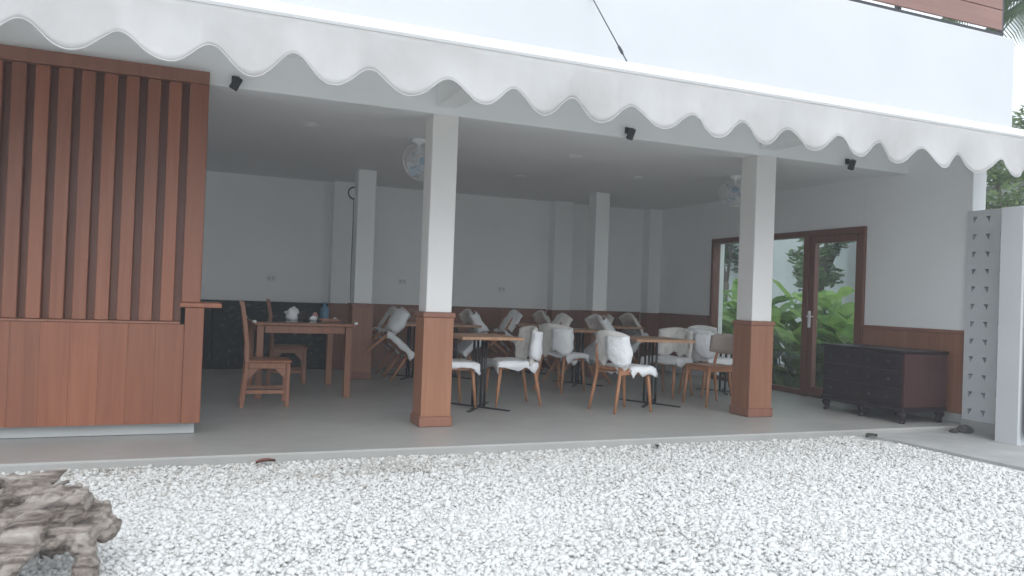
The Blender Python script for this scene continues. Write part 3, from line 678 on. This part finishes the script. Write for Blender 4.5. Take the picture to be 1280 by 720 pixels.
lump('bag_body', 'foam_bright', o, .085, (-.03, 0, 0), 3, .5); lump('brown_flap', 'brown_cloth', o, .06, (.07, -.02, 0), 8, .4)
o = tag(empty('pink_pouch', (1.36, 9.1, .808)), 'small pink and white pouch on the dining table', 'pouch')
lump('pouch_body', 'foam_bright', o, .04, (0, 0, 0), 11, .5); lump('pouch_top', 'pink', o, .03, (.015, 0, .045), 12, .4); lump('pouch_side', 'brown_cloth', o, .022, (.05, -.02, 0), 13, .3)
o = tag(empty('water_bottle', (1.53, 9.42, .808)), 'blue plastic water bottle on the dining table', 'bottle')
bm = bmesh.new(); lathe(bm, [(0, 0), (.05, .001), (.054, .02), (.05, .05), (.054, .08), (.05, .11), (.052, .13), (.02, .165), (.018, .18), (0, .18)], 18); link('bottle_body', bm_mesh(bm), 'blue', o, smooth=True)
bm = bmesh.new(); lathe(bm, [(0, .181), (.021, .181), (.021, .205), (0, .206)], 14); link('cap', bm_mesh(bm), 'blue', o)
o = tag(empty('serving_tray', (1.52, 9.0, .808)), 'low reddish wooden tray on the dining table', 'tray')
bm = bmesh.new(); abox(bm, -.1, .1, -.07, .07, .001, .012, .003); link('tray_base', bm_mesh(bm), 'teak', o)
for a in ((-.1, .1, -.08, -.071), (-.1, .1, .071, .08)):
    bm = bmesh.new(); abox(bm, *a, .001, .03, .002); link('rim', bm_mesh(bm), 'teak', o)

# ------------------------------------------------------------------ chest of drawers
K = tag(empty('chest_of_drawers', (7.15, 6.45, 0)), 'dark brown chest of drawers on carved feet by the glazed door', 'chest')
KX0, KX1, KY0, KY1, KZ0, KZ1 = 6.84, 7.46, 5.93, 7.05, .12, .725
box('carcass', KX0 + .016, KX1, KY0, KY1, KZ0 + .05, KZ1, 'dark_wood_z', K, .004)
box('top', KX0 - .015, KX1 + .01, KY0 - .02, KY1 + .02, KZ1 + .001, .755, 'dark_wood', K, .008)
box('base_moulding', KX0 - .006, KX1 + .004, KY0 - .01, KY1 + .01, KZ0, KZ0 + .049, 'dark_wood', K, .008)
for r_ in range(3):
    for c_ in range(2):
        z0 = KZ0 + .062 + r_ * .182; y0 = KY0 + .03 + c_ * .535
        d = box('drawer', KX0, KX0 + .0155, y0, y0 + .525, z0, z0 + .172, 'dark_wood', K, .003)
        box('drawer_panel', KX0 - .008, KX0 - .0005, y0 + .035, y0 + .49, z0 + .03, z0 + .142, 'dark_wood', d, .004)
        for hy in (.14, .385):
            bm = bmesh.new(); lathe(bm, [(0, 0), (.008, 0), (.008, .012), (.016, .018), (.012, .03), (0, .032)], 10)
            link('knob', bm_mesh(bm), 'steel_dark', d, Vector((KX0 - .009, y0 + hy, z0 + .086)) - wloc(d), (0, -math.pi / 2, 0), smooth=True)
for x_, sx_ in ((KX0 + .05, -1), (KX1 - .05, 1)):
    for y_, sy_ in ((KY0 + .05, -1), (KY1 - .05, 1), (6.49, 0)):
        bm = bmesh.new(); tube(bm, [(0, 0, .12), (sx_ * .012, sy_ * .012, .09), (sx_ * .005, sy_ * .005, .05), (sx_ * -.003, sy_ * -.003, .03), (sx_ * .012, sy_ * .012, .012), (sx_ * .012, sy_ * .012, .002)], [.05, .046, .032, .027, .034, .026], 10)
        link('carved_foot', bm_mesh(bm), 'dark_wood', K, Vector((x_, y_, 0)) - wloc(K), smooth=True)

# ------------------------------------------------------------------ breeze-block fence wall, gate
FW = tag(empty('fence_wall', (7.6, 5.4, -.1)), 'white fence wall of breeze blocks with triangular holes and a plain pillar', 'wall')
box('pillar', 7.2, 7.52, 4.96, 5.2, -.1, 2.19, 'paint_ext', FW, .012)
box('plinth', 7.53, 7.66, 5.0, 5.815, -.1, .06, 'concrete', FW, .01)
def breeze():
    h, w_, t_ = .1812, .3012, .09
    outer = [(-w_ / 2, -h / 2), (w_ / 2, -h / 2), (w_ / 2, h / 2), (-w_ / 2, h / 2)]
    h1 = [(-.105, .026), (-.055, .026), (-.093, -.04)]; h2 = [(.04, .026), (.09, .026), (.08, -.04)]
    loops = [outer, h1, h2]; tris = tessellate_polygon([[Vector((a, b_, 0)) for a, b_ in lp] for lp in loops])
    flat = [p for lp in loops for p in lp]; bm = bmesh.new()
    f_ = [bm.verts.new((-t_ / 2, a, b_)) for a, b_ in flat]; k_ = [bm.verts.new((t_ / 2, a, b_)) for a, b_ in flat]
    for t in tris: bm.faces.new([f_[i] for i in t]); bm.faces.new([k_[i] for i in reversed(t)])
    i0 = 0
    for lp in loops:
        for q in range(len(lp)): a, b_ = i0 + q, i0 + (q + 1) % len(lp); bm.faces.new((f_[a], f_[b_], k_[b_], k_[a]))
        i0 += len(lp)
    return bm_mesh(bm, 'breeze_block')
bme = breeze()
for r_ in range(12):
    for c_ in range(2): link('breeze_block', bme, 'paint_ext', FW, Vector((7.6, 5.665 - c_ * .301, .152 + r_ * .181)) - wloc(FW))
box('hole_shade_slab', 7.647, 7.69, 5.0, 5.815, .061, 2.23, 'paint_ext', FW, .003)  # added slab closing the holes from behind so they stay dark
G = tag(empty('gate', (8.0, 4.9, -.04)), 'dark steel gate hung on the white fence pillar', 'gate')
box('sheet_panel', 7.26, 9.6, 4.895, 4.905, .08, 1.98, 'steel_dark', G, 0)
for x_ in (7.22, 9.6): box('frame_stile', x_, x_ + .04, 4.88, 4.92, .04, 2.02, 'steel_dark', G, .003)
for z_ in (.04, 1.0, 1.98): box('frame_rail', 7.261, 9.599, 4.88, 4.92, z_, z_ + .038, 'steel_dark', G, .003)

# ------------------------------------------------------------------ driftwood root
def driftwood():
    limbs = [  # x, y, z, radius, local to the root's place on the gravel
        [(-0.009, -0.220, 0.048, 0.069), (0.129, -0.170, 0.162, 0.070), (0.252, -0.120, 0.245, 0.071), (0.369, -0.060, 0.314, 0.061), (0.415, -0.020, 0.281, 0.043)],
        [(-0.058, -0.020, 0.125, 0.050), (0.099, -0.020, 0.226, 0.050), (0.204, 0.000, 0.290, 0.047), (0.313, 0.030, 0.348, 0.039), (0.370, 0.040, 0.363, 0.020)],
        [(-0.089, 0.100, 0.216, 0.056), (0.069, 0.130, 0.279, 0.048), (0.164, 0.160, 0.326, 0.045), (0.239, 0.180, 0.365, 0.033), (0.304, 0.180, 0.413, 0.012)],
        [(-0.122, 0.230, 0.306, 0.054), (0.020, 0.230, 0.331, 0.045), (0.114, 0.280, 0.342, 0.033), (0.195, 0.280, 0.373, 0.017)],
        [(0.375, -0.040, 0.309, 0.062), (0.429, -0.020, 0.220, 0.054), (0.472, -0.020, 0.184, 0.050), (0.497, 0.000, 0.210, 0.035), (0.479, 0.000, 0.292, 0.012)],
        [(0.415, -0.000, 0.222, 0.047), (0.454, 0.020, 0.248, 0.031), (0.496, 0.000, 0.156, 0.031)],
        [(0.359, -0.040, 0.270, 0.065), (0.393, -0.100, 0.171, 0.061), (0.423, -0.170, 0.094, 0.048), (0.441, -0.220, -0.027, 0.048)],
        [(0.357, -0.100, 0.216, 0.049), (0.266, -0.160, 0.190, 0.037), (0.196, -0.220, 0.147, 0.040), (0.141, -0.270, 0.064, 0.047)],
        [(-0.126, 0.300, 0.10, 0.08), (0.110, 0.280, 0.15, 0.075), (0.254, 0.220, 0.19, 0.065), (0.372, 0.080, 0.211, 0.045)],
        [(0.219, 0.330, 0.182, 0.076), (0.250, 0.330, 0.037, 0.068), (0.267, 0.330, -0.094, 0.063)],
        [(-0.123, 0.260, 0.157, 0.083), (-0.109, 0.280, 0.049, 0.084), (-0.091, 0.280, -0.055, 0.075)],
        [(0.131, 0.100, 0.289, 0.028), (0.214, 0.120, 0.319, 0.024), (0.323, 0.140, 0.356, 0.012)],
        [(0.062, -0.100, 0.198, 0.023), (0.187, -0.060, 0.262, 0.023), (0.292, -0.020, 0.309, 0.019), (0.364, 0.000, 0.332, 0.012)],
    ]
    bm = bmesh.new()
    for lb in limbs:
        pts, rs = [], []
        for a, b_ in zip(lb, lb[1:]):
            for s_ in range(5):
                f = s_ / 5; pts.append(Vector(a[:3]).lerp(Vector(b_[:3]), f)); rs.append(a[3] * (1 - f) + b_[3] * f)
        pts.append(Vector(lb[-1][:3])); rs.append(lb[-1][3])
        for q, p in enumerate(pts): p += .016 * noise.noise_vector(p * 7)
        tube(bm, pts, rs, 10)
    me = bm_mesh(bm, 'driftwood'); o = bpy.data.objects.new('tmp', me); C.objects.link(o)
    md = o.modifiers.new('r', 'REMESH'); md.mode = 'VOXEL'; md.voxel_size = .0085
    dg = bpy.context.evaluated_depsgraph_get(); me2 = bpy.data.meshes.new_from_object(o.evaluated_get(dg)); bpy.data.objects.remove(o)
    nn = [Vector(w_.normal) for w_ in me2.vertices]
    for w_, nv_ in zip(me2.vertices, nn):
        p = w_.co.copy()
        al = p.x * .82 + p.z * .5 - p.y * .1; ac = p.z * .82 - p.x * .55
        q = Vector((al * 3.5, p.y * 16, ac * 20)) + .5 * noise.noise_vector(p * 5); r_ = noise.fractal(q * 1.6, 1, 2, 4); rdg = 1 - abs(noise.noise(q * .7))
        d = .009 * r_ + .022 * (rdg ** 2 - .7) + .006 * noise.noise(p * 45) - .05 * max(0, noise.noise(p * 9 + Vector((4, 1, 2))) - .32)
        w_.co = p + nv_ * d
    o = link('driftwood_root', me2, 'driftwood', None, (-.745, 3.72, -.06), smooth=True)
    tag(o, 'gnarled weathered driftwood root lying on the white gravel', 'driftwood')
driftwood()

# ------------------------------------------------------------------ litter
def dry_leaf(x_, y_, z_, rz_, mat, label, s=.05):
    bm = bmesh.new(); G_ = []
    for i in range(6):
        u = i / 5; w_ = .45 * math.sin(math.pi * (.08 + .88 * u)); G_.append([bm.verts.new(((u - .5) * 2 * s, k_ * w_ * s, .25 * s * (k_ * k_ + .6 * math.sin(3 * u)) + .004)) for k_ in (-1, 0, 1)])
    for i in range(5):
        for k_ in range(2): bm.faces.new((G_[i][k_], G_[i + 1][k_], G_[i + 1][k_ + 1], G_[i][k_ + 1]))
    tag(link('dry_leaf', bm_mesh(bm), mat, None, (x_, y_, z_), (0, 0, rz_), smooth=True), label, 'leaf')
MT['leaf_red'] = plain('red_leaf', (.16, .06, .045), .7, .2, 20); MT['leaf_dark'] = plain('dark_leaf', (.05, .05, .035), .8, .2, 20)
dry_leaf(.56, 5.66, ZG + .006, .3, 'leaf_red', 'reddish dry leaf at the floor edge between counter and column', .07)
dry_leaf(3.68, 5.60, ZG + .006, 1.1, 'leaf_dark', 'dark dry leaf on the gravel at the floor edge between the columns', .05)
dry_leaf(6.07, 5.60, ZG + .006, .2, 'leaf_dark', 'dark dry leaf by the corner of the concrete apron', .09)
def stone(x_, y_, z_, s, label):
    bm = bmesh.new(); bmesh.ops.create_icosphere(bm, subdivisions=3, radius=s)
    for w_ in bm.verts: w_.co *= 1 + .45 * noise.noise(w_.co / s * 1.2 + Vector((x_, y_, 0))) ; w_.co.z *= .7
    tag(link('rock', bm_mesh(bm), 'stone_dark', None, (x_, y_, z_ + s * .5), smooth=False), label, 'rock')
MT['stone_dark'] = plain('dark_rock', (.09, .085, .08), .9, .3, 15, bs=.5, bd=.01)
stone(7.35, 5.62, -.05, .07, 'dark rock at the corner between the floor and fence wall'); stone(7.22, 5.64, -.05, .04, 'small dark rock lying before the floor corner')

# ------------------------------------------------------------------ side garden seen through the door
def leaf_mesh(L, W, curve, seed):
    bm = bmesh.new(); G_ = []; nseg = 8
    for i in range(nseg + 1):
        u = i / nseg; w_ = W * (math.sin(math.pi * min(1, .04 + .96 * u) ** .8)) ; ang = .35 + curve * u
        x_ = L * (math.sin(.35 + curve * u) - math.sin(.35)) / max(curve, .1); z = L * (math.cos(.35) * 0 + (math.cos(.35) * u - curve * .42 * u * u))
        G_.append([bm.verts.new((x_ + .0, k_ * w_, z + abs(k_) * w_ * .35 + .012 * math.sin(i * 2.3 + seed) * abs(k_))) for k_ in (-1, -.5, 0, .5, 1)])
    for i in range(nseg):
        for k_ in range(4): bm.faces.new((G_[i][k_], G_[i + 1][k_], G_[i + 1][k_ + 1], G_[i][k_ + 1]))
    return bm_mesh(bm, 'leaf')
leafs = [leaf_mesh(.62, .15, 1.1, 0), leaf_mesh(.72, .17, 1.5, 1), leaf_mesh(.55, .16, 1.9, 2), leaf_mesh(.8, .16, .8, 3)]
def big_plant(x_, y_, h, nst, label):
    o = tag(empty('broadleaf_plant', (x_, y_, -.1)), label, 'plant', 'broad-leaved garden plants')
    for s_ in range(nst):
        a = random.uniform(0, 6.28); r_ = random.uniform(.03, .22); hh = h * random.uniform(.7, 1.0); lean = random.uniform(.1, .35)
        bx_, by_ = r_ * math.cos(a), r_ * math.sin(a); tip_ = Vector((bx_ + lean * math.cos(a), by_ + lean * math.sin(a), hh * .72))
        bm = bmesh.new(); tube(bm, [(bx_, by_, 0), (bx_ + lean * .3 * math.cos(a), by_ + lean * .3 * math.sin(a), hh * .4), tip_], [.014, .012, .007], 6)
        st_ = link('stem', bm_mesh(bm), 'stem', o, smooth=True)
        for q in range(6):
            f = .3 + .7 * q / 5; p = Vector((bx_, by_, 0)).lerp(tip_, f); p.x = bx_ + lean * math.cos(a) * f * f; p.y = by_ + lean * math.sin(a) * f * f
            lf = link('leaf', random.choice(leafs), 'leaf', o, p, (random.uniform(-.25, .25), random.uniform(-.1, .5), a + q * 2.3 + random.uniform(-.5, .5)), smooth=True)
            sc = random.uniform(.7, 1.1) * (.75 + .25 * q / 5); lf.scale = (sc,) * 3
spots = [(8.75, 8.75, 1.45, 5), (8.95, 9.45, 1.75, 6), (8.8, 9.9, 1.5, 5), (9.2, 10.3, 1.9, 6), (8.8, 10.9, 1.8, 5), (9.3, 11.5, 2.0, 6), (9.0, 12.2, 1.9, 5), (9.6, 9.6, 1.7, 5), (9.7, 12.6, 2.1, 6), (8.8, 11.6, 1.3, 4), (9.55, 8.9, 1.4, 5), (8.75, 8.4, 1.1, 4), (8.72, 9.3, 1.25, 5), (8.75, 10.5, 1.3, 5), (9.0, 8.3, 1.35, 5)]
for i, (x_, y_, h, ns) in enumerate(spots): big_plant(x_, y_, h * 1.12, ns, 'leafy bright green plant in the side garden behind the glazed door')
# low grassy tufts as ground cover
bm = bmesh.new()
for q in range(2600):
    x_, y_ = random.uniform(7.95, 9.2), random.uniform(7.6, 13); h = random.uniform(.08, .32); a = random.uniform(0, 6.28); d = Vector((math.cos(a), math.sin(a), 0)); s_ = d.cross(Vector((0, 0, 1))) * .006
    p = Vector((x_, y_, -.1)); vv = [bm.verts.new(c_) for c_ in (p - s_, p + s_, p + d * h * .25 + Vector((0, 0, h * .7)) + s_ * .7, p + d * h * .6 + Vector((0, 0, h)))]; bm.faces.new(vv)
tag(link('garden_grass', bm_mesh(bm), 'leaf_pale'), 'thin grass tufts at the foot of the garden plants', 'grass', kind='stuff')
GWm = plain('garden_wall_paint', (.62, .65, .65), .85, .1, 1.2, bs=.3, bd=.01)
gw = tag(empty('garden_wall', (12.3, 12, -.1)), 'pale rendered wall at the back of the side garden', 'wall')
box('wall_face', 12.2, 12.4, 6.2, 20, -.1, 3.2, GWm, gw, .01); box('coping', 12.15, 12.45, 6.2, 20, 3.201, 3.28, 'concrete', gw, .01)
for y_ in (8.5, 11.5, 14.5, 17.5): box('pier', 12.05, 12.198, y_, y_ + .35, -.1, 3.199, GWm, gw, .01)
def tree(x_, y_, h, cr, ch, nleaf, mat, label, name='garden_tree', ls=.09, base=-.12, trunk=.11):
    o = tag(empty(name, (x_, y_, base)), label, 'tree'); bm = bmesh.new()
    tp = [Vector((0, 0, 0))]; 
    for q in range(1, 6): tp.append(Vector((.12 * noise.noise((x_, q * .7, 1)) * q, .12 * noise.noise((y_, q * .7, 5)) * q, (h - ch * .55) * q / 5)))
    tube(bm, tp, [trunk * (1 - .12 * q) for q in range(6)], 9)
    clumps = []
    for q in range(22):
        a = random.uniform(0, 6.28); rr = cr * math.sqrt(random.random()) * .85; zz = h - ch * random.random()
        rr *= .55 + .45 * math.sin(math.pi * min(1, max(.05, (h - zz) / ch)))
        p = Vector((rr * math.cos(a), rr * math.sin(a), zz)); clumps.append((p, cr * random.uniform(.22, .4)))
        if q < 12: 
            s0 = tp[random.choice((3, 4, 5))]; tube(bm, [s0, s0.lerp(p, .5) + Vector((0, 0, .12)), p], [trunk * .4, trunk * .25, .012], 6)
    link('trunk', bm_mesh(bm), 'bark', o, smooth=True)
    V, F = [], []
    for q in range(nleaf):
        p, r_ = random.choice(clumps); d = Vector((random.gauss(0, 1), random.gauss(0, 1), random.gauss(0, .75))); d = d.normalized() * r_ * random.random() ** .45
        c_ = p + d; n1 = Vector((random.gauss(0, 1), random.gauss(0, 1), random.gauss(0, .6))).normalized(); n2 = n1.orthogonal().normalized() * .38
        s_ = ls * random.uniform(.6, 1.3); i0 = len(V); V += [c_ - n1 * s_, c_ + n2 * s_, c_ + n1 * s_, c_ - n2 * s_]; F.append((i0, i0 + 1, i0 + 2, i0 + 3))
    me = bpy.data.meshes.new('crown'); me.from_pydata(V, [], F); link('crown', me, mat, o)
    return o
tree(11.2, 11.6, 3.6, .8, 1.9, 2600, 'leaf_tree', 'dark leafy tree before the garden wall, straight behind the plants')
tree(11.6, 15.2, 4.2, 1.0, 2.4, 3000, 'leaf_tree', 'dark leafy tree in the garden near the door frame edge')
tree(11.6, 10.35, 3.4, .6, 2.7, 3600, 'leaf_tree', 'slim dark leafy tree in the garden near the door handle')
tree(11.9, 8.55, 4.3, 1.25, 2.9, 6000, 'leaf_pale', 'light green feathery tree behind the fence wall and building corner', 'feathery_tree', .06)
tree(21.5, 14.6, 6.6, 2.4, 4.2, 5000, 'leaf_tree', 'distant dark green tree beyond the right side of the building', 'distant_tree', .14)
# palm whose fronds hang over the building corner
def palm(x_, y_, h, label):
    o = tag(empty('palm_tree', (x_, y_, -.12)), label, 'tree'); bm = bmesh.new()
    tube(bm, [(0, 0, 0), (.05, 0, h * .3), (.12, .03, h * .65), (.1, .05, h)], [.17, .14, .12, .11], 10); link('trunk', bm_mesh(bm), 'bark', o, smooth=True)
    for q in range(15):
        a = q * 2.4; el = .9 - .11 * q * .9; bm = bmesh.new(); L = 2.1; pts = []
        for i in range(11):
            u = i / 10; pts.append(Vector((L * u * math.cos(el) , 0, L * u * math.sin(el) - 1.0 * u * u)))
        tube(bm, pts, [.022 * (1 - .08 * i) for i in range(11)], 5)
        for i in range(2, 44):
            u = i / 44; p = Vector((L * u * math.cos(el), 0, L * u * math.sin(el) - 1.0 * u * u)); ll = .55 * math.sin(math.pi * (.12 + .83 * u))
            for s_ in (-1, 1):
                e_ = p + Vector((ll * .35, s_ * ll * .75, -ll * .55)); w_ = Vector((.018, 0, .004)); vv = [bm.verts.new(c_) for c_ in (p - w_, p + w_, p.lerp(e_, .5) + w_ + Vector((0, 0, .05)), e_, p.lerp(e_, .5) - w_ + Vector((0, 0, .05)))]; bm.faces.new(vv)
        link('frond', bm_mesh(bm), 'leaf_tree', o, (.1, .05, h), (0, 0, a))
palm(12.6, 8.5, 6.6, 'palm tree rising beyond the corner of the balcony railing')
# overhead wires and the lamp arm on the parapet corner
w_ = tag(empty('power_line', (30, 12, 0)), 'thin overhead power cables on a pole beyond the right of the building', 'cable')
tube_obj('pole', [(30, 12, -.13), (30, 12, 9)], [.14, .1], 'concrete', w_, 10)
for q, (za, zb) in enumerate(((6.6, 7.1), (6.2, 6.6), (5.7, 6.1))):
    pts = [Vector((30, 12, za)).lerp(Vector((24, 55, zb)), i / 12) + Vector((0, 0, -1.2 * math.sin(math.pi * i / 12))) for i in range(13)]
    tube_obj('wire', pts, .015, 'black_metal', w_, 5)

# ------------------------------------------------------------------ added thin volume in place of lens veil, lightens the darks
hz = bpy.data.materials.new('veil_haze'); hz.use_nodes = True; hn = hz.node_tree.nodes; hn.remove(hn['Principled BSDF'])
pv = hn.new('ShaderNodeVolumePrincipled'); pv.inputs['Color'].default_value = (.93, .96, 1, 1); pv.inputs['Density'].default_value = .0065
hz.node_tree.links.new(pv.outputs[0], hn['Material Output'].inputs['Volume'])
tag(box('veil_haze', -62, 62, -62, 62, -1.6, 10.5, hz, None, 0), kind='stuff')
